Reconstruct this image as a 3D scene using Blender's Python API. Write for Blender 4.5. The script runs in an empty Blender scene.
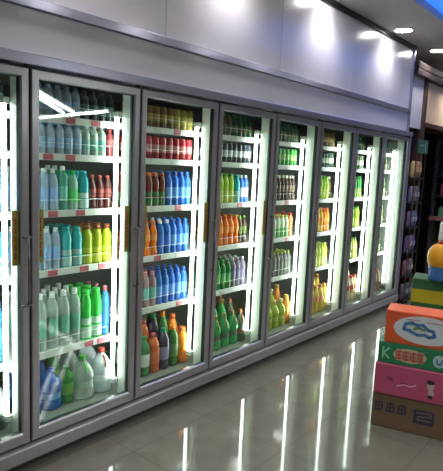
import bpy, bmesh, math, random
from mathutils import Vector, Matrix
random.seed(7)
C = bpy.context.scene.collection
Z0 = 0.155            # height of the door bottoms above the floor
W = 0.70              # door pitch
PI = math.pi

# ------------------------------------------------------------------ materials
def lin(c):
    c = c / 255.0
    return c / 12.92 if c <= 0.04045 else ((c + 0.055) / 1.055) ** 2.4
def rgb(r, g, b): return (lin(r), lin(g), lin(b), 1.0)
MATS = {}
def mat(name, col, rough=0.5, metal=0.0, spec=0.5, emit=None, es=0.0, noise=None, bump=None, coat=0.0):
    if name in MATS: return MATS[name]
    m = bpy.data.materials.new(name); m.use_nodes = True
    nt = m.node_tree; b = nt.nodes['Principled BSDF']
    b.inputs['Base Color'].default_value = col
    b.inputs['Roughness'].default_value = rough
    b.inputs['Metallic'].default_value = metal
    b.inputs['Specular IOR Level'].default_value = spec
    b.inputs['Coat Weight'].default_value = coat
    if emit:
        b.inputs['Emission Color'].default_value = emit
        b.inputs['Emission Strength'].default_value = es
    if noise or bump:
        tc = nt.nodes.new('ShaderNodeTexCoord'); mp = nt.nodes.new('ShaderNodeMapping')
        nt.links.new(tc.outputs['Object'], mp.inputs['Vector'])
        nz = nt.nodes.new('ShaderNodeTexNoise'); nt.links.new(mp.outputs['Vector'], nz.inputs['Vector'])
        sc, amt = (noise or bump)[:2]
        mp.inputs['Scale'].default_value = sc
        nz.inputs['Scale'].default_value = 1.0; nz.inputs['Detail'].default_value = 3
        if noise:
            mx = nt.nodes.new('ShaderNodeMix'); mx.data_type = 'RGBA'
            nt.links.new(nz.outputs['Fac'], mx.inputs['Factor'])
            mx.inputs['A'].default_value = tuple(v * (1 - amt) for v in col[:3]) + (1,)
            mx.inputs['B'].default_value = tuple(min(1, v * (1 + amt)) for v in col[:3]) + (1,)
            nt.links.new(mx.outputs['Result'], b.inputs['Base Color'])
        if bump:
            bp = nt.nodes.new('ShaderNodeBump'); bp.inputs['Strength'].default_value = bump[1]
            bp.inputs['Distance'].default_value = 0.002
            nt.links.new(nz.outputs['Fac'], bp.inputs['Height']); nt.links.new(bp.outputs['Normal'], b.inputs['Normal'])
    MATS[name] = m
    return m
def clear(name, col, op=0.5, rough=0.12):
    """thin clear plastic or glass: part transparent, part shiny tinted surface"""
    if name in MATS: return MATS[name]
    m = bpy.data.materials.new(name); m.use_nodes = True
    nt = m.node_tree; b = nt.nodes['Principled BSDF']; out = nt.nodes['Material Output']
    b.inputs['Base Color'].default_value = col; b.inputs['Roughness'].default_value = rough
    tr = nt.nodes.new('ShaderNodeBsdfTransparent')
    tr.inputs['Color'].default_value = tuple(0.35 + 0.65 * min(1, v * 1.6) for v in col[:3]) + (1,)
    mx = nt.nodes.new('ShaderNodeMixShader')
    lw = nt.nodes.new('ShaderNodeLayerWeight'); lw.inputs['Blend'].default_value = 0.35
    mr = nt.nodes.new('ShaderNodeMapRange'); mr.inputs['To Min'].default_value = op; mr.inputs['To Max'].default_value = min(1, op + 0.45)
    nt.links.new(lw.outputs['Facing'], mr.inputs['Value'])
    nt.links.new(mr.outputs['Result'], mx.inputs['Fac'])
    nt.links.new(tr.outputs[0], mx.inputs[1]); nt.links.new(b.outputs[0], mx.inputs[2]); nt.links.new(mx.outputs[0], out.inputs[0])
    MATS[name] = m
    return m
def glass_mat():
    m = bpy.data.materials.new('door_glass'); m.use_nodes = True
    nt = m.node_tree; nt.nodes.remove(nt.nodes['Principled BSDF']); out = nt.nodes['Material Output']
    tr = nt.nodes.new('ShaderNodeBsdfTransparent'); tr.inputs['Color'].default_value = (0.93, 0.97, 0.95, 1)
    gl = nt.nodes.new('ShaderNodeBsdfGlossy'); gl.inputs['Roughness'].default_value = 0.01
    lw = nt.nodes.new('ShaderNodeLayerWeight'); lw.inputs['Blend'].default_value = 0.5
    pw = nt.nodes.new('ShaderNodeMath'); pw.operation = 'POWER'; pw.inputs[1].default_value = 5
    nt.links.new(lw.outputs['Facing'], pw.inputs[0])
    fr = nt.nodes.new('ShaderNodeMath'); fr.operation = 'MULTIPLY_ADD'; fr.inputs[1].default_value = 0.93; fr.inputs[2].default_value = 0.045
    nt.links.new(pw.outputs[0], fr.inputs[0])
    mx = nt.nodes.new('ShaderNodeMixShader')
    nt.links.new(fr.outputs[0], mx.inputs[0]); nt.links.new(tr.outputs[0], mx.inputs[1]); nt.links.new(gl.outputs[0], mx.inputs[2])
    nt.links.new(mx.outputs[0], out.inputs[0])
    return m
GLASS = glass_mat()
def floor_mat():
    m = bpy.data.materials.new('floor_tile'); m.use_nodes = True
    nt = m.node_tree; b = nt.nodes['Principled BSDF']; L = nt.links.new
    tc = nt.nodes.new('ShaderNodeTexCoord'); mp = nt.nodes.new('ShaderNodeMapping')
    mp.inputs['Location'].default_value = (0.12, 0.25, 0)
    L(tc.outputs['Object'], mp.inputs['Vector'])
    br = nt.nodes.new('ShaderNodeTexBrick'); br.offset = 0.0; br.squash = 1.0
    br.inputs['Scale'].default_value = 1.0; br.inputs['Brick Width'].default_value = 0.6; br.inputs['Row Height'].default_value = 0.6
    br.inputs['Mortar Size'].default_value = 0.0025; br.inputs['Mortar Smooth'].default_value = 0.1
    br.inputs['Color1'].default_value = rgb(112, 110, 101); br.inputs['Color2'].default_value = rgb(108, 106, 97)
    br.inputs['Mortar'].default_value = rgb(90, 88, 82)
    L(mp.outputs[0], br.inputs['Vector'])
    nz = nt.nodes.new('ShaderNodeTexNoise'); nz.inputs['Scale'].default_value = 9; nz.inputs['Detail'].default_value = 5
    L(tc.outputs['Object'], nz.inputs['Vector'])
    mx = nt.nodes.new('ShaderNodeMix'); mx.data_type = 'RGBA'; mx.blend_type = 'OVERLAY'; mx.inputs['Factor'].default_value = 0.2
    L(br.outputs['Color'], mx.inputs['A']); L(nz.outputs['Fac'], mx.inputs['B']); L(mx.outputs['Result'], b.inputs['Base Color'])
    b.inputs['Roughness'].default_value = 0.055
    b.inputs['Specular IOR Level'].default_value = 0.4
    nz2 = nt.nodes.new('ShaderNodeTexNoise'); nz2.inputs['Scale'].default_value = 3; L(tc.outputs['Object'], nz2.inputs['Vector'])
    ad = nt.nodes.new('ShaderNodeMath'); ad.operation = 'MULTIPLY_ADD'; ad.inputs[1].default_value = -0.5
    L(br.outputs['Fac'], ad.inputs[0]); L(nz2.outputs['Fac'], ad.inputs[2])
    bp = nt.nodes.new('ShaderNodeBump'); bp.inputs['Strength'].default_value = 0.12; bp.inputs['Distance'].default_value = 0.0015
    L(ad.outputs[0], bp.inputs['Height']); L(bp.outputs[0], b.inputs['Normal'])
    return m
FLOOR = floor_mat()
STEEL = mat('brushed_steel', rgb(184, 184, 206), 0.2, 0.65, noise=((2, 60, 60), 0.06))
FRAME = mat('door_frame_metal', rgb(172, 171, 175), 0.28, 0.55, noise=((60, 60, 3), 0.06))
DARKGAP = mat('dark_gap', rgb(28, 28, 30), 0.7)
GASKET = mat('dark_green_gasket', rgb(38, 58, 54), 0.35)
PANEL = mat('lavender_laminate', rgb(218, 214, 224), 0.22, 0.1, bump=((18, 18, 1.5), 0.35))
WHITE = mat('white_enamel', rgb(226, 232, 224), 0.35)
LINER = mat('case_liner', rgb(100, 104, 100), 0.5)
TUBE = mat('fluorescent_tube', (1, 1, 1, 1), 0.4, emit=(0.92, 1.0, 0.93, 1), es=22.0)
LAMP = mat('lamp_disc', (1, 1, 1, 1), 0.4, emit=(1.0, 0.98, 0.94, 1), es=40.0)
BATTEN = mat('batten_tube', (1, 1, 1, 1), 0.4, emit=(0.95, 0.98, 1.0, 1), es=34.0)
BLUE = mat('blue_cove_light', (0.2, 0.3, 1, 1), 0.6, emit=(0.015, 0.19, 1.0, 1), es=1.15)
CEIL = mat('ceiling_paint', rgb(176, 174, 170), 0.6)
WALL = mat('shop_wall_paint', rgb(150, 146, 140), 0.7)
TAN = mat('tan_fascia', rgb(214, 186, 158), 0.4)
BROWN = mat('brown_timber', rgb(74, 52, 44), 0.45, noise=((3, 30, 30), 0.2))
DARK = mat('dark_metal', rgb(46, 48, 50), 0.45, 0.3)
TAGR = mat('red_price_tag', rgb(190, 92, 104), 0.5)
TAGW = mat('white_price_tag', rgb(216, 218, 206), 0.5)
STICK = mat('yellow_green_sticker', rgb(152, 148, 66), 0.5)
STRED = mat('red_print', rgb(186, 60, 52), 0.5)
def col(c, rough=0.35): return mat('paint_%d_%d_%d' % c, rgb(*c), rough)

# ------------------------------------------------------------------ mesh helpers
class MB:
    def __init__(s): s.v = []; s.f = []; s.m = []; s.sm = []
    def add(s, vs, fs, mi=0, smooth=False):
        o = len(s.v); s.v += [tuple(v) for v in vs]
        for f in fs: s.f.append(tuple(i + o for i in f)); s.m.append(mi); s.sm.append(smooth)
    def box(s, x0, x1, y0, y1, z0, z1, mi=0):
        vs = [(x, y, z) for z in (z0, z1) for y in (y0, y1) for x in (x0, x1)]
        s.add(vs, [(0, 2, 3, 1), (4, 5, 7, 6), (0, 1, 5, 4), (2, 6, 7, 3), (0, 4, 6, 2), (1, 3, 7, 5)], mi)
    def obox(s, fr, x0, x1, y0, y1, z0, z1, mi=0):
        vs = [fr @ Vector((x, y, z)) for z in (z0, z1) for y in (y0, y1) for x in (x0, x1)]
        s.add(vs, [(0, 2, 3, 1), (4, 5, 7, 6), (0, 1, 5, 4), (2, 6, 7, 3), (0, 4, 6, 2), (1, 3, 7, 5)], mi)
    def lathe(s, prof, seg=14, mi=0, c=(0, 0, 0), smooth=True, cap0=True, cap1=True):
        vs = []; fs = []
        for r, z in prof:
            for k in range(seg):
                a = 2 * PI * k / seg; vs.append((c[0] + r * math.cos(a), c[1] + r * math.sin(a), c[2] + z))
        n = len(prof)
        for i in range(n - 1):
            for k in range(seg):
                k2 = (k + 1) % seg; fs.append((i * seg + k, i * seg + k2, (i + 1) * seg + k2, (i + 1) * seg + k))
        s.add(vs, fs, mi, smooth)
        o = len(s.v) - len(vs)
        if cap0: s.f.append(tuple(o + k for k in reversed(range(seg)))); s.m.append(mi); s.sm.append(False)
        if cap1: s.f.append(tuple(o + (n - 1) * seg + k for k in range(seg))); s.m.append(mi); s.sm.append(False)
    def tube(s, pts, r, seg=6, mi=0):
        pts = [Vector(p) for p in pts]; vs = []; fs = []
        for i, p in enumerate(pts):
            d = (pts[min(i + 1, len(pts) - 1)] - pts[max(i - 1, 0)]).normalized()
            u = d.cross(Vector((0, 0, 1)))
            if u.length < 0.01: u = d.cross(Vector((0, 1, 0)))
            u.normalize(); w = u.cross(d)
            for k in range(seg):
                a = 2 * PI * k / seg; vs.append(p + u * r * math.cos(a) + w * r * math.sin(a))
        for i in range(len(pts) - 1):
            for k in range(seg):
                k2 = (k + 1) % seg; fs.append((i * seg + k, (i + 1) * seg + k, (i + 1) * seg + k2, i * seg + k2))
        fs.append(tuple(range(seg))); fs.append(tuple((len(pts) - 1) * seg + k for k in reversed(range(seg))))
        s.add(vs, fs, mi, True)
    def mesh(s, name, mats):
        me = bpy.data.meshes.new(name); me.from_pydata(s.v, [], s.f)
        for m in mats: me.materials.append(m)
        me.polygons.foreach_set('material_index', s.m); me.polygons.foreach_set('use_smooth', s.sm)
        me.update(); return me
    def build(s, name, mats, parent=None, bevel=0.0, loc=(0, 0, 0), rz=0):
        if not isinstance(mats, (list, tuple)): mats = [mats]
        o = bpy.data.objects.new(name, s.mesh(name, mats)); C.objects.link(o)
        if parent: o.parent = parent
        o.location = loc; o.rotation_euler = (0, 0, rz)
        if bevel:
            b = o.modifiers.new('bevel', 'BEVEL'); b.width = bevel; b.segments = 2; b.limit_method = 'ANGLE'
        return o
def tag(o, label=None, cat=None, group=None, kind=None):
    if label: o['label'] = label
    if cat: o['category'] = cat
    if group: o['group'] = group
    if kind: o['kind'] = kind
    return o
def empty(name, loc=(0, 0, 0), rz=0):
    o = bpy.data.objects.new(name, None); o.empty_display_size = 0.1; C.objects.link(o)
    o.location = loc; o.rotation_euler = (0, 0, rz); return o
def struct(name, mb, m, bevel=0):
    o = mb.build(name, m, bevel=bevel); o['kind'] = 'structure'; return o
def box1(x0, x1, y0, y1, z0, z1):
    b = MB(); b.box(x0, x1, y0, y1, z0, z1); return b

# ------------------------------------------------------------------ room shell
XL, XR, YF, HC = -4.0, 7.6, -11.0, 2.885 + Z0
struct('floor', box1(XL, XR, YF, 1.2, -0.1, 0.0), FLOOR)
CX0, CX1, CY0, CY1 = 3.02, 6.2, -1.7, -0.59      # opening of the blue light cove
c = MB()
c.box(XL, CX0, YF, 1.2, HC, HC + 0.06); c.box(CX1, XR, YF, 1.2, HC, HC + 0.06)
c.box(CX0, CX1, YF, CY0, HC, HC + 0.06); c.box(CX0, CX1, CY1, 1.2, HC, HC + 0.06)
struct('ceiling', c, CEIL)
cv = empty('cove_light', (0, 0, 0))
cv.location = ((CX0 + CX1) / 2, (CY0 + CY1) / 2, HC)
tag(cv, 'blue glowing light cove recessed in the ceiling at the upper right', 'ceiling light')
hx, hy = (CX1 - CX0) / 2, (CY1 - CY0) / 2
m = MB()
m.box(-hx - .02, -hx, -hy, hy, 0.061, 0.25); m.box(hx, hx + .02, -hy, hy, 0.061, 0.25)
m.box(-hx - .02, hx + .02, -hy - .02, -hy, 0.061, 0.25); m.box(-hx - .02, hx + .02, hy, hy + .02, 0.061, 0.25)
m.build('cove_side', CEIL, cv)
box1(-hx, hx, -hy, hy, 0.062, 0.075).build('light_panel', BLUE, cv)
struct('wall_left', box1(XL - 0.1, XL, YF, 1.2, 0, HC), WALL)
struct('wall_right', box1(XR, XR + 0.1, YF, 1.2, 0, HC), mat('far_wall', rgb(80, 74, 72), 0.7))
struct('wall_front', box1(XL, XR, YF - 0.1, YF, 0, HC), WALL)
# wall of panels above the cooler
XE = 4.79
pan = MB()
pan.box(XL, XE, 0.0, 0.12, 1.94 + Z0, 2.14 + Z0)
x = XL
while x < XE - 0.01:
    x2 = min(x + 1.22, XE); pan.box(x + 0.002, x2 - 0.002, 0.0, 0.12, 2.195 + Z0, 2.845 + Z0); x = x2
pan.box(XL, XE, 0.02, 0.12, 1.94 + Z0, HC - 0.005)
struct('wall_back', pan, PANEL)
r = MB(); r.box(XL, XE, -0.02, 0.0, 2.143 + Z0, 2.192 + Z0); struct('trim_1', r, STEEL, 0.004)
r = MB(); r.box(XL, XE + .01, -0.02, 0.0, 2.845 + Z0, HC - 0.001); r.box(XL, XE + .01, -0.035, -0.02, 2.862 + Z0, HC - 0.001)
struct('trim_2', r, mat('dark_crown_metal', rgb(70, 70, 74), 0.3, 0.6), 0.003)
r = MB(); r.box(XE, XE + 0.035, -0.02, 0.12, 1.94 + Z0, HC - 0.002); struct('trim_3', r, STEEL, 0.006)
# wall behind the cooler and its continuation to the right
struct('wall_rear', box1(XL, XR, 1.0, 1.1, 0, HC), mat('rear_wall', rgb(60, 60, 62), 0.7))
struct('wall_filler', box1(XL, -0.73, 0.0, 0.12, 0, 1.94 + Z0), WALL)
far = MB(); far.box(XE + 0.04, 5.28, 0.02, 0.3, 2.0 + Z0, 2.62 + Z0); struct('wall_end', far, PANEL)
far = MB(); far.box(5.36, XR, 0.0, 0.3, 2.09 + Z0, 2.58 + Z0); struct('wall_fascia', far, TAN)
far = MB(); far.box(XE + 0.05, XR, -0.06, 0.0, 2.59 + Z0, 2.66 + Z0); far.box(XE + 0.05, XR, -0.06, 0.3, 2.665 + Z0, 2.74 + Z0)
struct('trim_4', far, mat('cornice_dark_brown', rgb(64, 50, 50), 0.5), 0.01)
far = MB(); far.box(5.36, XR, -0.03, 0.3, 2.03 + Z0, 2.09 + Z0); struct('trim_5', far, BROWN, 0.005)
struct('trim_6', box1(5.28, 5.35, -0.015, 0.3, 0, 2.62 + Z0), BROWN)
far = MB(); far.box(XE + .04, 5.28, 0.31, 0.35, 0, 2.62 + Z0); far.box(XE + .04, XR, 0.31, 0.35, 2.74 + Z0, HC); struct('wall_recess', far, mat('recess_wall', rgb(96, 94, 96), 0.6))

# ------------------------------------------------------------------ the cooler
ND = 8
X0 = -W; X1 = X0 + ND * W
cool = empty('display_cooler', ((X0 + X1) / 2, 0.0, 0.0))
tag(cool, 'long row of glass-door drink coolers with grey metal frames and lit shelves', 'display cooler')
OX = -(X0 + X1) / 2
def P(mb, name, m, parent=None, bevel=0):
    """link a part whose shape was written in world x; the cooler's Empty sits at mid length"""
    mb.v = [(vx + OX, vy, vz) for vx, vy, vz in mb.v]
    return mb.build(name, m, parent or cool, bevel)
m = MB()
m.box(X0 - .02, X1 + .02, 0.76, 0.8, 0.02, 1.93 + Z0); m.box(X0 - .02, X1 + .02, 0.04, 0.76, 1.88 + Z0, 1.93 + Z0)
m.box(X0 - .02, X0 + 0.0, 0.04, 0.76, 0.02, 1.88 + Z0); m.box(X1, X1 + .02, 0.04, 0.76, 0.02, 1.88 + Z0)
P(m, 'case_shell', LINER)
m = MB(); m.box(X0, X1, 0.04, 0.76, 0.02, 0.02 + Z0); P(m, 'base_deck', mat('deck_grey', rgb(120, 126, 116), .45))
m = MB(); m.box(X0 - .02, X1 + .03, -0.03, 0.04, 1.885 + Z0, 1.938 + Z0); P(m, 'header_strip', STEEL, bevel=0.006)
m = MB(); m.box(X0 - .02, X1 + .02, -0.03, 0.035, -0.085 + Z0, -0.012 + Z0); P(m, 'kick_rail', STEEL if 0 else FRAME, bevel=0.006)
m = MB(); m.box(X0 - .02, X1 + .02, 0.01, 0.035, 0.0, -0.09 + Z0); P(m, 'toe_kick', mat('toe_kick_grey', rgb(84, 82, 78), .6))
m = MB(); m.box(X1 + .002, X1 + .045, -0.012, 0.3, 0, 1.885 + Z0); P(m, 'end_post', STEEL, bevel=0.006)
SZ = [1.675, 1.475, 1.165, 0.835, 0.485]
def shelf_z(d, k):
    if k == 5: return 0.02
    if k == 4 and d <= 1: return 0.37
    return SZ[k]
for i in range(ND + 1):
    b = X0 + i * W
    m = MB()
    if i in (0, ND):
        s = 1 if i == 0 else -1; xa, xb = sorted((b, b + s * 0.04)); m.box(xa, xb, 0.041, 0.12, 0.175, 1.88 + Z0)
    else: m.box(b - 0.036, b + 0.036, 0.041, 0.12, 0.175, 1.88 + Z0)
    mu = P(m, 'mullion', WHITE, bevel=0.004)
    m = MB()
    if i not in (0, ND): m.box(b - .008, b + .008, 0.012, 0.04, 0.16, 1.88 + Z0)
    else: m.box(b - .004 if i else b, b + .004 if i < ND else b, 0.012, 0.04, 0.16, 1.88 + Z0)
    P(m, 'gap_strip', DARKGAP, mu)
    if i > 0:
        tx = b - 0.052 if i < ND else b - 0.055
        m = MB(); m.tube([(tx, 0.15, 0.27), (tx, 0.15, 1.71 + Z0)], 0.012, 10); t = P(m, 'light_tube', TUBE)
        for z in (0.24, 1.71 + Z0):
            m = MB(); m.box(tx - .016, tx + .016, 0.121, 0.166, z, z + 0.03)
            P(m, 'lamp_holder', WHITE, t)
for i in range(ND):
    a = X0 + i * W; xl, xr = a + 0.007, a + W - 0.007
    zb, zt = Z0 + 0.002, Z0 + 1.872; y0, y1 = -0.004, 0.034
    m = MB(); fw = 0.044
    # mitred frame, each side a bevelled bar
    def ring(ix0, ix1, iz0, iz1, y): return [(ix0, y, iz0), (ix1, y, iz0), (ix1, y, iz1), (ix0, y, iz1)]
    R = [ring(xl, xr, zb, zt, y1), ring(xl, xr, zb, zt, y0 + .004), ring(xl + .004, xr - .004, zb + .004, zt - .004, y0),
         ring(xl + fw - .008, xr - fw + .008, zb + .062 - .008, zt - fw + .006, y0), ring(xl + fw, xr - fw, zb + .062, zt - fw, y0 + .008), ]
    vs = [v for q in R for v in q]
    fs = []
    for j in range(len(R) - 1):
        for k in range(4):
            k2 = (k + 1) % 4; fs.append((j * 4 + k, j * 4 + k2, (j + 1) * 4 + k2, (j + 1) * 4 + k))
    m.add(vs, fs)
    dr = P(m, 'glass_door', FRAME)
    m = MB()   # gasket lining the inside of the frame
    gx0, gx1, gz0, gz1 = xl + fw, xr - fw, zb + .062, zt - fw
    Rg = [ring(gx0, gx1, gz0, gz1, y0 + .008), ring(gx0, gx1, gz0, gz1, y1)]
    m.add([v for q in Rg for v in q], [(k, (k + 1) % 4, 4 + (k + 1) % 4, 4 + k) for k in range(4)])
    P(m, 'gasket', GASKET, dr)
    m = MB(); m.box(gx0, gx1, 0.024, 0.030, gz0, gz1); P(m, 'glass_pane', GLASS, dr)
    m = MB(); hx_ = xr - 0.022
    m.tube([(hx_, -0.035, .735 + Z0), (hx_, -0.035, 1.075 + Z0)], 0.005, 8)
    for z in (.735, 1.075): m.tube([(hx_ - .03, -0.03, z + Z0), (hx_ + .02, -0.03, z + Z0)], 0.006, 6); m.tube([(hx_, -0.035, z + Z0), (hx_, -0.002, z + Z0)], 0.005, 6)
    P(m, 'handle', mat('dull_chrome', rgb(110, 110, 112), 0.3, 0.9), dr)
    if i < 4:
        for sx in (gx0, gx1 - .034):
            m = MB(); m.box(sx, sx + .034, 0.0215, 0.0238, 0.93 + Z0, 1.20 + Z0)
            for k in range(5):
                z = 0.965 + k * 0.042 + Z0
                m.box(sx + .008, sx + .026, 0.0208, 0.0214, z, z + 0.006, 1); m.box(sx + .008, sx + .026, 0.0208, 0.0214, z + .016, z + .022, 1)
                m.box(sx + .014, sx + .020, 0.0208, 0.0214, z - .004, z + .03, 1)
            P(m, 'pull_sticker', [STICK, STRED], dr)
TAGX = {(1, 0): [.33, .50], (1, 1): [.19, .33], (1, 2): [.22, .40], (1, 3): [.22, .43, .56], (1, 4): [.47, .56]}
for i in range(ND):
    a = X0 + i * W
    for k in range(5):
        z = shelf_z(i, k) + Z0
        m = MB(); m.box(a + .004, a + W - .004, 0.205, 0.70, z - .012, z)
        sh = P(m, 'shelf', WHITE)
        m = MB(); m.box(a + .002, a + W - .002, 0.192, 0.205, z - .03, z + .008)
        m.box(a + .04, a + .05, 0.13, 0.20, z - .02, z - .008); m.box(a + W - .036, a + W - .004, 0.121, 0.192, z - .022, z - .002)
        P(m, 'price_rail', WHITE, sh)
        m = MB()
        m.tube([(a + .03, 0.2, z + .065), (a + W - .06, 0.2, z + .065)], 0.0015, 4)
        for q in range(8):
            xx = a + .03 + q * (W - .09) / 7; m.tube([(xx, 0.2, z + .006), (xx, 0.2, z + .065)], 0.0011, 4)
        P(m, 'wire_guard', WHITE, sh)
        tl = TAGX.get((i, k), [random.uniform(.2, .35), random.uniform(.42, .56)] if i < 5 else [])
        for q, tx in enumerate(tl):
            m = MB(); m.box(a + tx, a + tx + .06, 0.189, 0.1915, z - .027, z + .004)
            P(m, 'price_tag', TAGR if (i == 1 or random.random() < .35) else TAGW, sh)

# ------------------------------------------------------------------ bottles, cans and jugs
def prof_water(r, h):
    p = [(r * .82, 0), (r * .98, h * .02), (r, h * .05)]
    for q in range(4):
        z = .08 + q * .05; p += [(r, h * z), (r * .94, h * (z + .02)), (r, h * (z + .035))]
    p += [(r, h * .60), (r * .93, h * .63), (r, h * .66), (r * .97, h * .71), (r * .80, h * .80), (r * .52, h * .87), (r * .42, h * .90), (r * .42, h * .935)]
    return p
def prof_soda(r, h):
    return [(r * .8, 0), (r, h * .03), (r * 1.0, h * .16), (r * .86, h * .27), (r * .84, h * .34), (r * .98, h * .46), (r, h * .60), (r * .9, h * .71), (r * .62, h * .82), (r * .42, h * .90), (r * .40, h * .935)]
def prof_tea(r, h):
    return [(r * .9, 0), (r, h * .02), (r, h * .30), (r * .95, h * .32), (r * .95, h * .62), (r, h * .65), (r * .98, h * .70), (r * .78, h * .82), (r * .55, h * .89), (r * .55, h * .93)]
def prof_jug(r, h):
    return [(r * .9, 0), (r, h * .03), (r, h * .22), (r * .93, h * .26), (r * .93, h * .42), (r, h * .46), (r * .99, h * .54), (r * .86, h * .66), (r * .58, h * .78), (r * .32, h * .85), (r * .25, h * .88), (r * .25, h * .92)]
def prof_can(r, h):
    return [(r * .78, 0), (r, h * .06), (r, h * .90), (r * .84, h * .97), (r * .84, h), (r * .78, h * .985)]
PROF = {'water_bottle': (prof_water, .45, .22, .55), 'soda_bottle': (prof_soda, .44, .36, .62), 'tea_bottle': (prof_tea, .6, .05, .44),
        'water_jug': (prof_jug, .3, .265, .415), 'juice_bottle': (prof_soda, .46, .44, .62), 'large_bottle': (prof_water, .44, .24, .56)}
MC = {}
def bmat(c, op):
    return col(c, 0.2) if op >= 1 else clear('clear_%d_%d_%d_%d' % (c + (int(op * 100),)), rgb(*c), op)
def meshes(kind, r, h, body, op, cap, lab, seg):
    key = (kind, r, h, body, op, cap, lab, seg)
    if key in MC: return MC[key]
    if kind == 'drink_can':
        m = MB(); m.lathe(prof_can(r, h), seg, 0); m.lathe([(r * .80, 0), (r * .80, .002)], seg, 1, (0, 0, h * .985))
        a = m.mesh('can_body', [col(body, .25), mat('can_top', rgb(170, 172, 172), .3, .8)])
        m = MB(); m.lathe([(r * 1.006, 0), (r * 1.006, h * .34)], seg, 0, (0, 0, h * .32), cap0=False, cap1=False)
        l = m.mesh('printed_band', [col(lab, .3)])
        MC[key] = (None, [('can_body', a), ('printed_band', l)]); return MC[key]
    pf, cr, l0, l1 = PROF[kind]
    prof = pf(r, h)
    def body_(m, mi): m.lathe(prof, seg, mi, cap1=False)
    def cap_(m, mi):
        m.lathe([(r * cr, h * .915), (r * cr, h * .99), (r * cr * .85, h)], max(8, seg - 2), mi)
        m.lathe([(r * cr * 1.12, h * .90), (r * cr * 1.12, h * .912)], max(8, seg - 2), mi)
    def rad(t):
        for (ra, za), (rb, zb_) in zip(prof, prof[1:]):
            if za <= t * h <= zb_: return ra + (rb - ra) * ((t * h - za) / max(1e-6, zb_ - za))
        return r
    def lab_(m, mi):
        m.lathe([((r if kind in ('water_bottle', 'large_bottle') else rad(l0 + (l1 - l0) * q / 4)) * 1.012, h * (l0 + (l1 - l0) * q / 4)) for q in range(5)], seg, mi, cap0=False, cap1=False)
    mats = [bmat(body, op), col(cap, .4), col(lab, .45)]
    m = MB(); body_(m, 0); cap_(m, 1); lab_(m, 2); one = m.mesh(kind, mats)
    parts = []
    for nm, fn, mm in (('bottle_body', body_, mats[0]), ('cap', cap_, mats[1]), ('paper_label', lab_, mats[2])):
        m = MB(); fn(m, 0); parts.append((nm, m.mesh(nm, [mm])))
    if kind == 'water_jug':
        m = MB(); pts = [(0, -r * .25, h * .80)] + [(0, -r * (.25 + .75 * t), h * (.86 - .2 * t * t)) for t in (.25, .5, .75)] + [(0, -r * .93, h * .60)]
        m.tube(pts, .006, 6); parts.append(('handle', m.mesh('handle', [mats[1]])))
    MC[key] = (one, parts); return MC[key]
ORD = ['first', 'second', 'third', 'fourth', 'fifth', 'sixth', 'seventh', 'eighth', 'ninth', 'tenth', 'eleventh', 'twelfth', 'thirteenth', 'fourteenth']
SHN = ['top shelf', 'second shelf', 'third shelf', 'fourth shelf', 'fifth shelf', 'bottom deck']
DRN = ['leftmost door', 'second door', 'third door', 'fourth door', 'fifth door', 'sixth door', 'seventh door', 'last door']
ROW = ['front row', 'second row', 'back row']
CAM = (-1.415, -2.364)
def seen(x, y, i, marg=0.0):
    t = (0.03 - CAM[1]) / (y - CAM[1]); xc = CAM[0] + (x - CAM[0]) * t; a = X0 + i * W
    return a + .05 - marg < xc < a + W - .02 + marg
def put(kind, spec, x, y, z, near, label, group):
    r, h, body, op, cap, lab = spec
    one, parts = meshes(kind, r, h, body, op, cap, lab, 14 if near else 10)
    rz = random.uniform(0, 6.28) if kind != 'water_jug' else random.uniform(-.4, .4)
    if near or one is None:
        o = empty(kind, (x, y, z), rz); o.empty_display_size = .02
        for nm, me in parts:
            q = bpy.data.objects.new(nm, me); C.objects.link(q); q.parent = o
    else:
        o = bpy.data.objects.new(kind, one); C.objects.link(o); o.location = (x, y, z); o.rotation_euler = (0, 0, rz)
    tag(o, label, kind.split('_')[1], group)
COUNT = {}
def fill(i, k, runs, rows=3, x_start=.075):
    z = shelf_z(i, k) + Z0 + (.0005 if k < 5 else 0.0005)
    a = X0 + i * W; rmax = max(q[1][0] for q in runs)
    seq = [2 * q[1][0] + .004 for q in runs for _ in range(q[2])] + [2 * runs[-1][1][0] + .004] * 12
    tot = 0.0
    for sw in seq:
        if x_start + tot + sw > W - .004: break
        tot += sw
    lead = max(0.0, (W - .004 if i < ND - 1 else W - .05) - x_start - tot) if i < ND - 1 else 0.0
    for row in range(rows):
        x = a + x_start + lead + (random.uniform(-.012, 0.0) if row else 0); vis = []
        for qi, (kind, spec, n, desc) in enumerate(runs):
            r = spec[0]
            for _ in range(n + (12 if qi == len(runs) - 1 else 0)):
                if x + 2 * r > a + W + (.02 if (i < ND - 1) else -.045): break
                cx = x + r + .0015; cy = (.214 if k < 5 else .168) + rmax + row * (2 * rmax + .006) + (.004 if r < rmax else 0)
                if cy + rmax > .70: x += 2 * r + .004; continue
                if seen(cx, cy, i, .17): vis.append((kind, spec, cx, cy, desc, seen(cx, cy, i, .015)))
                x += 2 * r + .004
        n = 0
        for kind, spec, cx, cy, desc, v in vis:
            if cx + spec[0] > a + W - .002: continue
            kd = kind.replace('_', ' ')
            if v:
                lab = '%s %s, %s, %s from left, %s, %s' % (desc, kd, ROW[row], ORD[min(n, 13)], SHN[k], DRN[i]); n += 1
            else: lab = '%s %s, %s, tucked behind the frame, %s, %s' % (desc, kd, ROW[row], SHN[k], DRN[i])
            if k == 5 and row: spec = spec[:1] + (round(min(.40 if i > 1 else .295, spec[1] * 1.28), 3),) + spec[2:]
            put(kind, spec, cx + random.uniform(-.0006, .0006), cy, z, i < 4 and row == 0, lab, '%s %ss on the %s behind the %s' % (desc, kd, SHN[k], DRN[i]))
            COUNT[kind] = COUNT.get(kind, 0) + 1
Wt = (236, 240, 240)
def S(r, h, body, op, cap, lab): return (r, h, body, op, cap, lab)
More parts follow.
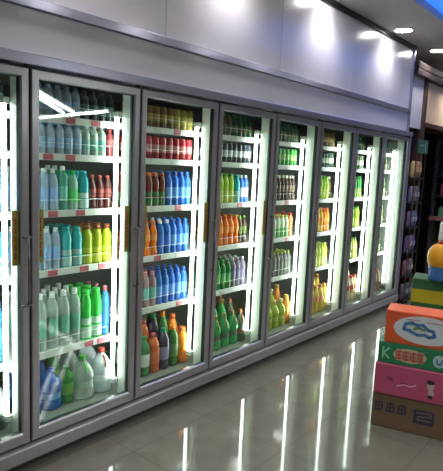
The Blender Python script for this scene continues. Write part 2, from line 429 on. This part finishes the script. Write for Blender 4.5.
# water and soft drinks: (radius, height, body, opacity, cap, label)
clb = S(.027, .175, (205, 225, 242), .5, (150, 185, 225), (165, 198, 232))
clw = S(.028, .235, (195, 222, 245), .5, Wt, (140, 182, 228))
clg = S(.027, .175, (205, 232, 220), .5, (215, 232, 228), (120, 180, 160))
teal = S(.034, .235, (60, 190, 196), .8, (20, 170, 175), (150, 196, 192))
grncap = S(.032, .225, (185, 230, 205), .55, (40, 200, 60), (90, 205, 110))
bigclr = S(.036, .33, (215, 236, 228), .34, Wt, (96, 168, 142))
red = S(.027, .17, (140, 52, 54), 1, (180, 70, 66), (176, 96, 98))
drk = S(.028, .17, (58, 72, 74), .8, (60, 90, 84), (90, 120, 110))
yg = S(.034, .235, (160, 176, 34), 1, (140, 70, 40), (188, 200, 60))
blu = S(.029, .235, (60, 125, 215), .75, (50, 120, 225), (110, 165, 232))
blw = S(.030, .235, (70, 140, 225), .6, Wt, (60, 120, 215))
org = S(.030, .235, (235, 125, 35), 1, (230, 110, 50), (240, 150, 60))
brn = S(.027, .225, (120, 52, 34), 1, (220, 110, 70), (60, 120, 60))
green = S(.030, .235, (50, 150, 70), .7, (40, 150, 70), (90, 180, 100))
lime = S(.030, .23, (160, 200, 50), 1, (110, 170, 50), (200, 215, 90))
grey = S(.030, .235, (150, 140, 165), .5, (190, 185, 195), (120, 110, 140))
yel = S(.030, .235, (225, 190, 50), 1, (240, 210, 90), (235, 150, 40))
dkb = S(.027, .225, (70, 44, 36), 1, (235, 230, 215), (120, 100, 80))
can_br = S(.030, .145, (140, 110, 70), 1, Wt, (196, 170, 90))
can_yl = S(.030, .145, (190, 175, 80), 1, Wt, (220, 210, 120))
can_rd = S(.030, .150, (170, 40, 55), 1, Wt, (215, 150, 150))
can_gy = S(.028, .150, (70, 76, 84), 1, Wt, (205, 210, 210))
can_gn = S(.030, .150, (60, 160, 60), 1, Wt, (150, 210, 110))
dgn = S(.030, .165, (40, 100, 70), .8, (80, 140, 100), (90, 100, 60))
D = fill
# leftmost door
D(0, 0, [('water_bottle', drk, 12, 'dim grey-green')])
D(0, 1, [('water_bottle', clb, 8, 'pale blue'), ('water_bottle', teal[:1] + (.175,) + teal[2:], 8, 'teal')])
D(0, 2, [('water_bottle', clw, 6, 'white-capped blue'), ('water_bottle', blu, 6, 'blue')])
D(0, 3, [('water_bottle', clw, 6, 'white-capped blue'), ('tea_bottle', teal, 6, 'teal')])
D(0, 4, [('large_bottle', bigclr, 6, 'clear'), ('large_bottle', S(.036, .33, (70, 150, 190), .5, (40, 120, 200), (60, 130, 200)), 6, 'blue')])
D(0, 5, [('water_jug', S(.066, .27, (120, 130, 130), .5, (190, 190, 190), (130, 140, 130)), 6, 'grey')])
# second door
D(1, 0, [('water_bottle', clb, 6, 'pale blue'), ('water_bottle', drk, 4, 'dim green'), ('water_bottle', red, 3, 'dark red')])
D(1, 1, [('water_bottle', clb, 6, 'pale blue'), ('water_bottle', clg, 3, 'green-labelled clear'), ('soda_bottle', red, 2, 'red')], 3)
D(1, 2, [('water_bottle', clw, 4, 'white-capped blue'), ('water_bottle', S(.030, .25, (120, 210, 190), .45, Wt, (120, 200, 180)), 1, 'tall clear green'), ('water_bottle', grncap, 1, 'green-capped clear'), ('tea_bottle', S(.034, .225, (60, 190, 200), .75, (30, 180, 200), (200, 230, 225)), 1, 'turquoise'), ('soda_bottle', S(.027, .2, (96, 46, 44), 1, (190, 84, 78), (150, 74, 70)), 2, 'dark red')], 3)
D(1, 3, [('water_bottle', clw, 4, 'white-capped blue'), ('tea_bottle', teal, 2, 'teal'), ('tea_bottle', yg, 3, 'yellow-green')], 3, .085)
D(1, 4, [('large_bottle', bigclr, 5, 'white-capped clear'), ('tea_bottle', S(.037, .31, (60, 205, 80), .85, (60, 210, 80), (186, 214, 196)), 2, 'bright green'), ('large_bottle', S(.030, .31, (70, 150, 200), .7, (210, 110, 130), (60, 120, 190)), 1, 'pink-capped blue')], 3, .075)
jb = S(.062, .235, (40, 120, 205), .55, (20, 90, 200), (110, 170, 215))
jc = S(.068, .26, (215, 232, 220), .36, (90, 200, 80), (165, 190, 170))
jw = S(.068, .27, (215, 232, 235), .75, (200, 80, 60), (225, 235, 235))
D(1, 5, [('water_jug', jb, 2, 'blue'), ('large_bottle', S(.04, .22, (60, 160, 70), .8, (50, 150, 60), (120, 190, 90)), 1, 'green'), ('water_jug', jc, 1, 'green-capped clear'), ('water_jug', jw, 1, 'red-capped white')], 2, .07)
# third door
D(2, 0, [('drink_can', can_br, 6, 'brown'), ('drink_can', can_yl, 5, 'yellow')], 3)
D(2, 1, [('drink_can', can_rd, 11, 'red')], 3)
D(2, 2, [('tea_bottle', brn, 6, 'orange-capped brown'), ('water_bottle', blu, 6, 'blue')], 3)
D(2, 3, [('juice_bottle', org, 4, 'orange'), ('water_bottle', blw, 2, 'white-capped blue'), ('water_bottle', blu, 4, 'deep blue')], 3)
D(2, 4, [('water_bottle', S(.030, .24, (200, 170, 165), .5, (225, 150, 140), (120, 190, 180)), 4, 'pinkish clear'), ('water_bottle', blu, 7, 'blue')], 3)
D(2, 5, [('large_bottle', S(.044, .27, (70, 140, 80), .7, (60, 140, 80), (210, 220, 210)), 2, 'green'), ('large_bottle', S(.044, .27, (215, 110, 60), 1, (210, 110, 110), (225, 125, 80)), 1, 'orange'), ('large_bottle', S(.044, .29, (84, 74, 96), .9, (30, 150, 110), (150, 150, 180)), 1, 'green-capped purple'), ('large_bottle', S(.044, .29, (70, 130, 60), .85, (240, 140, 40), (110, 150, 90)), 1, 'orange-capped green'), ('juice_bottle', S(.050, .26, (245, 140, 40), 1, (235, 110, 50), (250, 150, 50)), 1, 'bright orange')], 3, .09)
# fourth door
D(3, 0, [('water_bottle', S(.028, .17, (110, 100, 70), .9, (120, 110, 80), (110, 110, 80)), 6, 'brown'), ('water_bottle', dgn, 6, 'dark green')], 3)
D(3, 1, [('drink_can', can_gy, 11, 'grey')], 3)
D(3, 2, [('tea_bottle', lime, 6, 'lime'), ('tea_bottle', teal[:1] + (.22,) + teal[2:], 1, 'teal'), ('water_bottle', S(.028, .22, (70, 120, 220), .9, Wt, (215, 225, 240)), 4, 'white-labelled blue')], 3)
D(3, 3, [('juice_bottle', org, 7, 'orange'), ('soda_bottle', dkb[:3] + (1, (120, 170, 70), (90, 120, 60)), 5, 'green-capped brown')], 3)
D(3, 4, [('water_bottle', green, 6, 'green'), ('water_bottle', grey, 6, 'grey-violet')], 3)
D(3, 5, [('water_jug', S(.052, .27, (70, 180, 100), .75, (170, 140, 80), (90, 110, 90)), 4, 'green'), ('water_jug', S(.052, .26, (90, 110, 90), .8, (190, 110, 80), (150, 90, 80)), 2, 'dull green')], 3, .1)
# fifth door
D(4, 0, [('water_bottle', dgn, 12, 'dark green')], 3)
D(4, 1, [('drink_can', can_gn, 12, 'green')], 3)
D(4, 2, [('soda_bottle', dkb, 12, 'white-capped brown')], 3)
D(4, 3, [('tea_bottle', S(.032, .2, (205, 220, 190), 1, (220, 200, 120), (120, 180, 110)), 8, 'cream and green'), ('tea_bottle', S(.032, .22, (205, 130, 80), 1, (200, 60, 50), (190, 120, 90)), 3, 'red-capped orange')], 3)
D(4, 4, [('water_bottle', S(.028, .22, (140, 140, 140), .6, (170, 180, 70), (110, 120, 110)), 12, 'yellow-capped grey')], 3)
D(4, 5, [('water_jug', S(.050, .25, (170, 190, 60), .85, (210, 210, 150), (190, 200, 90)), 4, 'lime'), ('juice_bottle', S(.045, .27, (215, 130, 50), 1, (230, 180, 80), (220, 150, 60)), 3, 'orange')], 3, .1)
# sixth door
D(5, 0, [('drink_can', can_br, 12, 'brown')], 3)
D(5, 1, [('drink_can', can_gy[:2] + ((40, 80, 60), 1, Wt, (200, 215, 190)), 12, 'dark green')], 3)
D(5, 2, [('tea_bottle', lime, 8, 'lime'), ('soda_bottle', dkb, 5, 'white-capped brown')], 3)
D(5, 3, [('juice_bottle', yel, 7, 'yellow'), ('juice_bottle', org, 5, 'orange')], 3)
D(5, 4, [('tea_bottle', S(.030, .23, (190, 205, 80), 1, (210, 215, 110), (225, 225, 130)), 12, 'pale lime')], 3)
D(5, 5, [('juice_bottle', S(.042, .28, (220, 190, 80), 1, (220, 150, 80), (230, 160, 90)), 8, 'yellow')], 3, .1)
# seventh door
D(6, 0, [('water_bottle', dgn, 12, 'dark green')], 3)
D(6, 1, [('drink_can', can_gn[:2] + ((100, 120, 90), 1, Wt, (215, 220, 200)), 12, 'pale green')], 3)
D(6, 2, [('tea_bottle', green[:3] + (1, (60, 150, 60), (160, 200, 90)), 12, 'green')], 3)
D(6, 3, [('tea_bottle', lime, 12, 'lime')], 3)
D(6, 4, [('juice_bottle', S(.030, .235, (200, 200, 110), 1, (120, 170, 70), (225, 215, 150)), 12, 'cream')], 3)
D(6, 5, [('juice_bottle', S(.042, .28, (225, 205, 160), 1, (200, 80, 60), (205, 90, 60)), 8, 'red and cream')], 3, .1)
# last door
D(7, 0, [('water_bottle', dgn, 12, 'dark green')], 3)
for k, cc in ((1, (120, 140, 100)), (2, (110, 150, 80)), (3, (150, 160, 100)), (4, (90, 120, 80))):
    D(7, k, [('tea_bottle', S(.030, .17 if k == 1 else .225, cc, 1, (190, 200, 150), (200, 205, 160)), 12, 'olive green')], 3)
D(7, 5, [('juice_bottle', S(.042, .26, (160, 120, 80), 1, (190, 90, 70), (180, 150, 110)), 8, 'brown')], 2, .1)
print('drinks', COUNT, sum(COUNT.values()))

# ------------------------------------------------------------------ cartons at the right
FA = Vector((0.259, -0.966, 0)).normalized()     # along the printed face
FB = Vector((0.966, 0.259, 0)).normalized()      # from the printed face into the box
def carton(name, label, cat, corner, L, Dp, z0, z1, m, marks=None, group=None):
    """corner = far end of the printed face; local x runs along the face, y into the box"""
    rz = math.atan2(FA.y, FA.x)
    o = empty(name, (corner[0], corner[1], z0), rz); tag(o, label, cat, group)
    h = z1 - z0 - 0.001
    b = MB(); b.box(0, L, 0, Dp, 0, h); b.build('carton_body', m, o, bevel=0.006)
    if marks: marks(o, L, Dp, h)
    return o
def plate(o, name, shapes, m, y=-0.0015):
    b = MB()
    for s in shapes:
        if s[0] == 'r': b.box(s[1], s[2], y, y + .001, s[3], s[4])
        elif s[0] == 'e':
            _, cx, cz, rx, rzz = s; n = 32
            vs = [(cx + rx * math.cos(2 * PI * k / n), yy, cz + rzz * math.sin(2 * PI * k / n)) for yy in (y, y + .001) for k in range(n)]
            b.add(vs, [tuple(range(n)), tuple(reversed(range(n, 2 * n)))] + [(k, n + k, n + (k + 1) % n, (k + 1) % n) for k in range(n)])
        elif s[0] == 'l':
            _, pts, w = s
            for (xa, za), (xb, zb_) in zip(pts, pts[1:]):
                d = Vector((xb - xa, zb_ - za)); d.normalize(); nx, nz = -d.y * w / 2, d.x * w / 2; ex, ez = d.x * w * .3, d.y * w * .3
                q = [(xa + nx - ex, za + nz - ez), (xb + nx + ex, zb_ + nz + ez), (xb - nx + ex, zb_ - nz + ez), (xa - nx - ex, za - nz - ez)]
                vs = [(px, yy, pz) for yy in (y, y + .001) for px, pz in q]
                b.add(vs, [(0, 1, 2, 3), (7, 6, 5, 4), (0, 4, 5, 1), (1, 5, 6, 2), (2, 6, 7, 3), (3, 7, 4, 0)])
    return b.build(name, m, o)
ZA = 0.0; ZB = .225; ZC = .425; ZD = .562; ZE = .77
cn = Vector((1.749, -1.088))
def cpos(s, inn=0.0): return (cn.x + FA.x * s + FB.x * inn, cn.y + FA.y * s + FB.y * inn)
def m_brown(o, L, Dp, h):
    dk = col((62, 58, 84))
    for q, cx in enumerate((.045, .115, .185)):
        plate(o, 'printed_character', [('l', [(cx - .022, .14), (cx + .022, .14)], .008), ('l', [(cx - .018, .165), (cx + .018, .165), (cx + .022, .115), (cx - .022, .115), (cx - .018, .165)], .009), ('l', [(cx, .17), (cx, .108)], .008)], dk)
    plate(o, 'printed_panel', [('r', .255, .375, .075, .165)], dk)
    plate(o, 'panel_print', [('l', [(.27, .145), (.35, .15), (.36, .13), (.28, .12), (.28, .10), (.36, .10)], .008)], col((120, 104, 90)), -.003)
def m_pink(o, L, Dp, h):
    plate(o, 'small_print', [('r', .075, .115, .10, .108), ('r', .075, .11, .115, .121), ('r', .16, .20, .09, .096)], col((96, 50, 66)))
    plate(o, 'small_print', [('l', [(.14, .07), (.18, .085), (.22, .08), (.25, .095)], .008)], col((220, 170, 190)))
    plate(o, 'printed_figure', [('e', .335, .11, .022, .03), ('e', .34, .062, .018, .022)], col((186, 168, 160)))
    plate(o, 'figure_hair', [('e', .333, .132, .024, .014), ('r', .322, .350, .03, .05)], col((50, 44, 52)), -.003)
def m_green(o, L, Dp, h):
    plate(o, 'letter_k', [('l', [(.03, .035), (.03, .10)], .01), ('l', [(.065, .10), (.033, .066), (.068, .035)], .01)], col((150, 205, 170)))
    cr = []
    plate(o, 'printed_banner', [('e', .19, .068, .098, .045), ('r', .11, .27, .032, .104)], col((196, 186, 150)))
    for q in range(4):
        cx = .125 + q * .043
        cr += [('l', [(cx - .016, .09), (cx + .016, .09)], .008), ('l', [(cx - .014, .065), (cx + .014, .065)], .007), ('l', [(cx, .098), (cx, .038)], .008), ('l', [(cx - .015, .046), (cx + .015, .046)], .008), ('l', [(cx - .014, .09), (cx - .016, .046)], .006)]
    plate(o, 'red_characters', cr, col((200, 84, 84)), -.003)
    plate(o, 'printed_badge', [('e', .36, .066, .036, .04)], col((170, 200, 205)))
    plate(o, 'badge_print', [('l', [(.345, .08), (.35, .05), (.37, .05), (.375, .08)], .007)], col((60, 90, 150)), -.003)
def m_orange(o, L, Dp, h):
    plate(o, 'white_oval', [('e', .235, .105, .185, .088)], col((205, 212, 216)))
    plate(o, 'small_print', [('r', .12, .20, .162, .168), ('r', .24, .33, .158, .163)], col((196, 130, 140)), -.003)
    plate(o, 'blue_lettering', [('l', [(.15, .095), (.11, .10), (.12, .135), (.155, .145), (.185, .135), (.22, .14), (.25, .115)], .02),
                                ('l', [(.15, .092), (.19, .075), (.23, .08), (.26, .07), (.29, .08), (.28, .11), (.25, .115)], .02)], col((84, 130, 186)), -.003)
    plate(o, 'green_lettering', [('l', [(.17, .11), (.20, .12), (.23, .11)], .014)], col((90, 150, 100)), -.004)
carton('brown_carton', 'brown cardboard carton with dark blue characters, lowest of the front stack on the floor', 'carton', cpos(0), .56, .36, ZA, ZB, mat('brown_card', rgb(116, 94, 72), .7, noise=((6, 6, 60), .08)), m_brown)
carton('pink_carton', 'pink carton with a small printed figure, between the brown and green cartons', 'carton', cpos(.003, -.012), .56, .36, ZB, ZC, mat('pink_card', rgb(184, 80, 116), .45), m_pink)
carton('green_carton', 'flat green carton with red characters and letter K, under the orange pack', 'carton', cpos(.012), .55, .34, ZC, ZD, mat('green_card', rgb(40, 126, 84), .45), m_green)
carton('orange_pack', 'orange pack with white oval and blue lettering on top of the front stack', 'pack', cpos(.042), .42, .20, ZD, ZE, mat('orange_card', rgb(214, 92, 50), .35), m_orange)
# the stack behind it
def m_gy(o, L, Dp, h):
    plate(o, 'yellow_band', [('r', .0, L, h * .22, h * .66)], col((186, 172, 40)))
    b = MB(); b.box(-.0015, -.0005, .006, Dp - .006, h * .22, h * .66); b.build('yellow_band', col((186, 172, 40)), o)
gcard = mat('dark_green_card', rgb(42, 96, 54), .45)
b2 = Vector((2.95, -.861)); hh = (.605 + Z0) / 3
NM = ['on the floor, lowest of the rear stack', 'in the middle of the rear stack', 'topmost of the rear stack, under the orange and blue jug']
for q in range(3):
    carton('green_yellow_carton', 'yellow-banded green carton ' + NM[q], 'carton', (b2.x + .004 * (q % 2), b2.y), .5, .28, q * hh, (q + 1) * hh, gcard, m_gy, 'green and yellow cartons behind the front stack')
zt = 3 * hh
jug = empty('drink_jug', (3.07, -1.06, zt)); tag(jug, 'large orange and blue jug with tall white cap on the green and yellow carton', 'jug')
m = MB(); m.lathe([(.105, 0), (.115, .012), (.112, .06), (.116, .115)], 24, cap1=False); m.build('blue_base', mat('jug_blue', rgb(70, 120, 190), .25), jug)
m = MB(); m.lathe([(.116, .115), (.128, .14), (.132, .19), (.125, .235), (.10, .275), (.07, .295), (.045, .30)], 24, cap0=False); m.build('orange_body', mat('jug_orange', rgb(232, 160, 40), .3), jug)
m = MB(); m.lathe([(.06, .298), (.062, .315), (.046, .325)], 20); m.build('neck_ring', col((190, 60, 60)), jug)
m = MB(); m.lathe([(.056, .326), (.058, .34), (.055, .46), (.048, .475)], 20); m.build('white_cap', mat('cap_white', rgb(225, 228, 225), .4), jug)
m = MB(); m.tube([(0, -.11, .25), (0, -.16, .24), (0, -.17, .19), (0, -.15, .13), (0, -.115, .11)], .012, 8); m.build('handle', MATS['jug_orange'], jug)

# ------------------------------------------------------------------ snack rack at the end of the cooler
rk = empty('snack_rack', (5.10, 0.06, 0)); tag(rk, 'narrow dark rack of snacks between the last cooler door and the brown post', 'rack')
m = MB()
for sx in (-.155, .15):
    for sy in (-.15, .14): m.box(sx, sx + .012, sy, sy + .012, 0, 1.86 + Z0)
m.build('upright', DARK, rk)
m = MB(); m.box(-.14, .145, .153, .160, .02, 1.86 + Z0); m.build('back_panel', mat('grey_panel', rgb(120, 116, 128), .5), rk)
RZ = [.06, .36, .66, .96, 1.26, 1.56]
for z in RZ:
    m = MB(); m.box(-.143, .143, -.138, .152, z - .012, z); m.box(-.143, .143, -.146, -.138, z - .014, z + .012); m.build('rack_shelf', DARK, rk)
m = MB(); m.box(-.15, .16, -.165, -.155, 1.70 + Z0, 1.86 + Z0); m.build('top_sign', [mat('teal_sign', rgb(52, 104, 92), .4)], rk)
m = MB(); m.box(.06, .085, -.1662, -.1652, 1.72 + Z0, 1.84 + Z0); m.box(-.12, .02, -.1662, -.1652, 1.79 + Z0, 1.80 + Z0); m.build('sign_print', col((150, 180, 160)), rk)
pc = [[(96, 84, 96), (80, 76, 84), (70, 70, 80)], [(120, 70, 84), (84, 64, 110), (130, 110, 90)], [(92, 70, 120), (130, 100, 110), (80, 80, 130)],
      [(96, 86, 120), (110, 104, 130), (84, 90, 130)], [(110, 100, 140), (120, 90, 90), (92, 90, 110)], [(190, 160, 110), (170, 110, 80), (150, 130, 80)]]
SN = {(96, 84, 96): 'grey'}
def snack(x, y, z, w, d, h, c, lab, grp):
    b = MB(); n = 6
    # pillow pack: crimped top and bottom, swollen middle
    rings = [(0, .06), (.04, .1), (.12, .85), (.5, 1.0), (.88, .85), (.96, .12), (1, .06)]
    vs = []
    for t, k in rings:
        for q in range(8):
            a = 2 * PI * q / 8; vs.append((math.copysign(abs(math.cos(a)) ** .35, math.cos(a)) * w / 2 * (1 - .06 * k), math.sin(a) * d / 2 * k, t * h))
    fs = [(i * 8 + k, i * 8 + (k + 1) % 8, (i + 1) * 8 + (k + 1) % 8, (i + 1) * 8 + k) for i in range(len(rings) - 1) for k in range(8)]
    b.add(vs, fs + [tuple(reversed(range(8))), tuple(range(48, 56))], 0, True)
    b2_ = MB(); b2_.box(-w * .3, w * .3, -d / 2 - .002, -d / 2 + .004, h * .36, h * .64)
    o = b.build('snack_pack', col(tuple(min(255, int(v * .95)) for v in c), .3), loc=(x, y, z)); tag(o, lab, 'snack pack', grp)
    b2_.build('printed_patch', col(tuple(min(255, v + 60) for v in c)), o)
CN = ['left', 'middle', 'right']; LV = ['lowest', 'second-lowest', 'third', 'fourth', 'fifth', 'uppermost']
for k, z in enumerate(RZ):
    for q in range(3):
        snack(5.10 - .093 + q * .093, 0.06 - .095, z + .001, .086, .06, .20, pc[k][q], '%s snack pack on the %s shelf of the snack rack beside the cooler' % (CN[q], LV[k]), 'snack packs on the narrow rack')

# dark shelving against the far wall
gs = empty('display_shelving', (7.05, -.9, 0)); tag(gs, 'dark shelving unit with a pinkish ledge against the far wall at right', 'shelving')
DK = mat('shelving_dark', rgb(62, 58, 60), .5)
m = MB(); m.box(.3, .33, -1.5, 1.2, 0, 1.98 + Z0); m.build('back_panel', DK, gs)
for yy in (-1.5, -.6, .3, 1.17):
    m = MB(); m.box(-.25, .3, yy, yy + .03, 0, 1.98 + Z0); m.build('side_panel', DK, gs)
GZ = [.15, .98, 1.30, 1.60, 1.86]
for q, z in enumerate(GZ):
    m = MB()
    for yy in (-1.47, -.57, .33): m.box(-.24, .3, yy, yy + .84 + (.03 if yy < .3 else 0), z - .02, z)
    m.build('shelf_board', DK, gs)
m = MB(); m.box(-.285, -.25, -1.5, 1.2, .93, .99); m.build('front_ledge', mat('pink_ledge', rgb(150, 96, 96), .5), gs)
GC = [(36, 70, 62), (60, 66, 44), (110, 44, 50), (44, 56, 84), (90, 84, 74), (50, 90, 60), (120, 110, 120), (70, 50, 60)]
GN = ['dark green', 'olive', 'dark red', 'navy', 'grey', 'green', 'pale grey', 'plum']
for q, z in enumerate(GZ[1:], 1):
    yy = .45 if q else 0; n = 0
    cur = .28
    while cur > -1.9 - .9 + 1.55:      # the stretch of shelf the photograph looks at
        w = random.uniform(.09, .15); hgt = random.uniform(.14, .24); ci = random.randrange(8)
        w = min(w, .14)
        if any(abs((cur - w / 2 + .9) - s - .015) < w / 2 + .05 for s in (-1.5, -.6, .3, 1.17)): cur -= .04; continue
        b = MB(); b.box(-.06, .06, -w / 2, w / 2, 0, hgt * .82); b.box(-.05, .05, -w / 2 + .012, w / 2 - .012, hgt * .82, hgt)
        o = b.build('grocery_box', col(tuple(min(255, int(v * 1.35 + 25)) for v in GC[ci])), loc=(6.92, cur - w / 2, z + .001), bevel=.006)
        b = MB(); b.box(-.062, -.0605, -w * .3, w * .3, hgt * .3, hgt * .55); b.build('printed_patch', col(tuple(min(255, v + 50) for v in GC[ci])), o)
        tag(o, '%s packaged box, %s from left on the %s level of the far shelving' % (GN[ci], ORD[min(n, 13)], ['', 'lowest', 'second', 'third', 'highest'][q]), 'box', 'packages on the far shelving')
        n += 1; cur -= w + .02

# ------------------------------------------------------------------ lamps
def light(name, typ, loc, energy, colr, parent=None, **k):
    l = bpy.data.lights.new(name, typ); l.energy = energy; l.color = colr
    for a_, v in k.items(): setattr(l, a_, v)
    o = bpy.data.objects.new(name, l); C.objects.link(o); o.location = loc
    if parent: o.parent = parent
    return o
def dname(x, y):
    row = 'above the cooler front' if y > -1 else 'in the aisle row'
    return row
rows = [(-.17, [-2.4, -1.12, .15, 1.43, 2.71, 4.03, 5.10, 6.3], 'near the wall panels'), (-2.25, [-2.4, -1.1, .2, 1.48, 2.58, 3.75, 4.9, 6.1], 'over the aisle')]
for y, xs, rn in rows:
    for n, x in enumerate(xs):
        o = empty('downlight', (x, y, HC)); seen_ = y > -1 and x in (4.03, 5.1, 2.71)
        lb = {2.71: 'round downlight at the top edge of the photo, nearest of those by the wall panels', 4.03: 'round white downlight above the right end of the wall panels', 5.10: 'round white downlight just past the end of the wall panels'}.get(x if y > -1 else 0, 'round ceiling downlight %s, %s along its row' % (rn, ORD[n]))
        tag(o, lb, 'ceiling light', 'round ceiling downlights')
        m = MB(); m.lathe([(.085, -.006), (.10, -.006), (.105, 0), (.085, -.0005)], 24, cap0=False, cap1=False); m.build('trim_ring', WHITE, o)
        m = MB(); m.lathe([(.084, -.004), (.084, -.001)], 24); m.build('lamp_disc', LAMP, o)
        light('downlight_lamp', 'SPOT', (0, 0, -.03), (20 if x < 6 else 110) if y > -1 else (58 if x < 4.5 else 80), (1, .97, .93), o, spot_size=2.4, spot_blend=.8, shadow_soft_size=.08)
def batten(p, q, lab):
    p = Vector(p); q = Vector(q); d = (q - p); Ln = d.length
    o = empty('fluorescent_light', ((p + q) / 2), math.atan2(d.y, d.x)); tag(o, lab, 'ceiling light', 'hanging fluorescent lights')
    m = MB(); m.box(-Ln / 2, Ln / 2, -.05, .05, .03, .07); m.build('housing', WHITE, o)
    m = MB(); m.tube([(-Ln / 2 + .03, 0, 0), (Ln / 2 - .03, 0, 0)], .028, 10); m.build('tube', BATTEN, o)
    m = MB()
    for s in (-.35, .35): m.tube([(s * Ln, 0, .07), (s * Ln, 0, HC - p.z - .002)], .004, 6)
    m.build('suspension_rod', DARK, o)
zb_ = 2.4 + Z0
batten((2.9, -4.66, zb_), (5.25, -7.09, zb_), 'hanging fluorescent light, nearest of the diagonal pair reflected in the second glass door')
batten((3.35, -5.35, zb_), (5.35, -7.56, zb_), 'hanging fluorescent light, further of the diagonal pair reflected in the second glass door')
batten((5.98, -9.65, zb_), (5.35, -6.1, zb_), 'hanging fluorescent light reflected as a level streak in the second glass door')
w = bpy.data.worlds.new('world'); bpy.context.scene.world = w; w.use_nodes = True
w.node_tree.nodes['Background'].inputs[0].default_value = (.5, .5, .55, 1); w.node_tree.nodes['Background'].inputs[1].default_value = .3

# ------------------------------------------------------------------ camera
cd = bpy.data.cameras.new('camera'); co = bpy.data.objects.new('camera', cd); C.objects.link(co)
cd.sensor_fit = 'HORIZONTAL'; cd.sensor_width = 36; cd.lens = 36 * 533.18 / 443; cd.clip_start = .05
yaw, pit, rol = 0.8865, -0.1317, 0.0440
F = Vector((math.sin(yaw) * math.cos(pit), math.cos(yaw) * math.cos(pit), math.sin(pit)))
R = F.cross(Vector((0, 0, 1))).normalized(); U = R.cross(F)
R2 = R * math.cos(rol) + U * math.sin(rol); U2 = -R * math.sin(rol) + U * math.cos(rol)
mw = Matrix((R2, U2, -F)).transposed().to_4x4(); mw.translation = Vector((-1.415, -2.364, 1.461 + Z0)); co.matrix_world = mw
sc = bpy.context.scene; sc.camera = co
sc.view_settings.view_transform = 'Standard'; sc.view_settings.look = 'None'; sc.view_settings.gamma = 1
sc.view_settings.exposure = 0.0
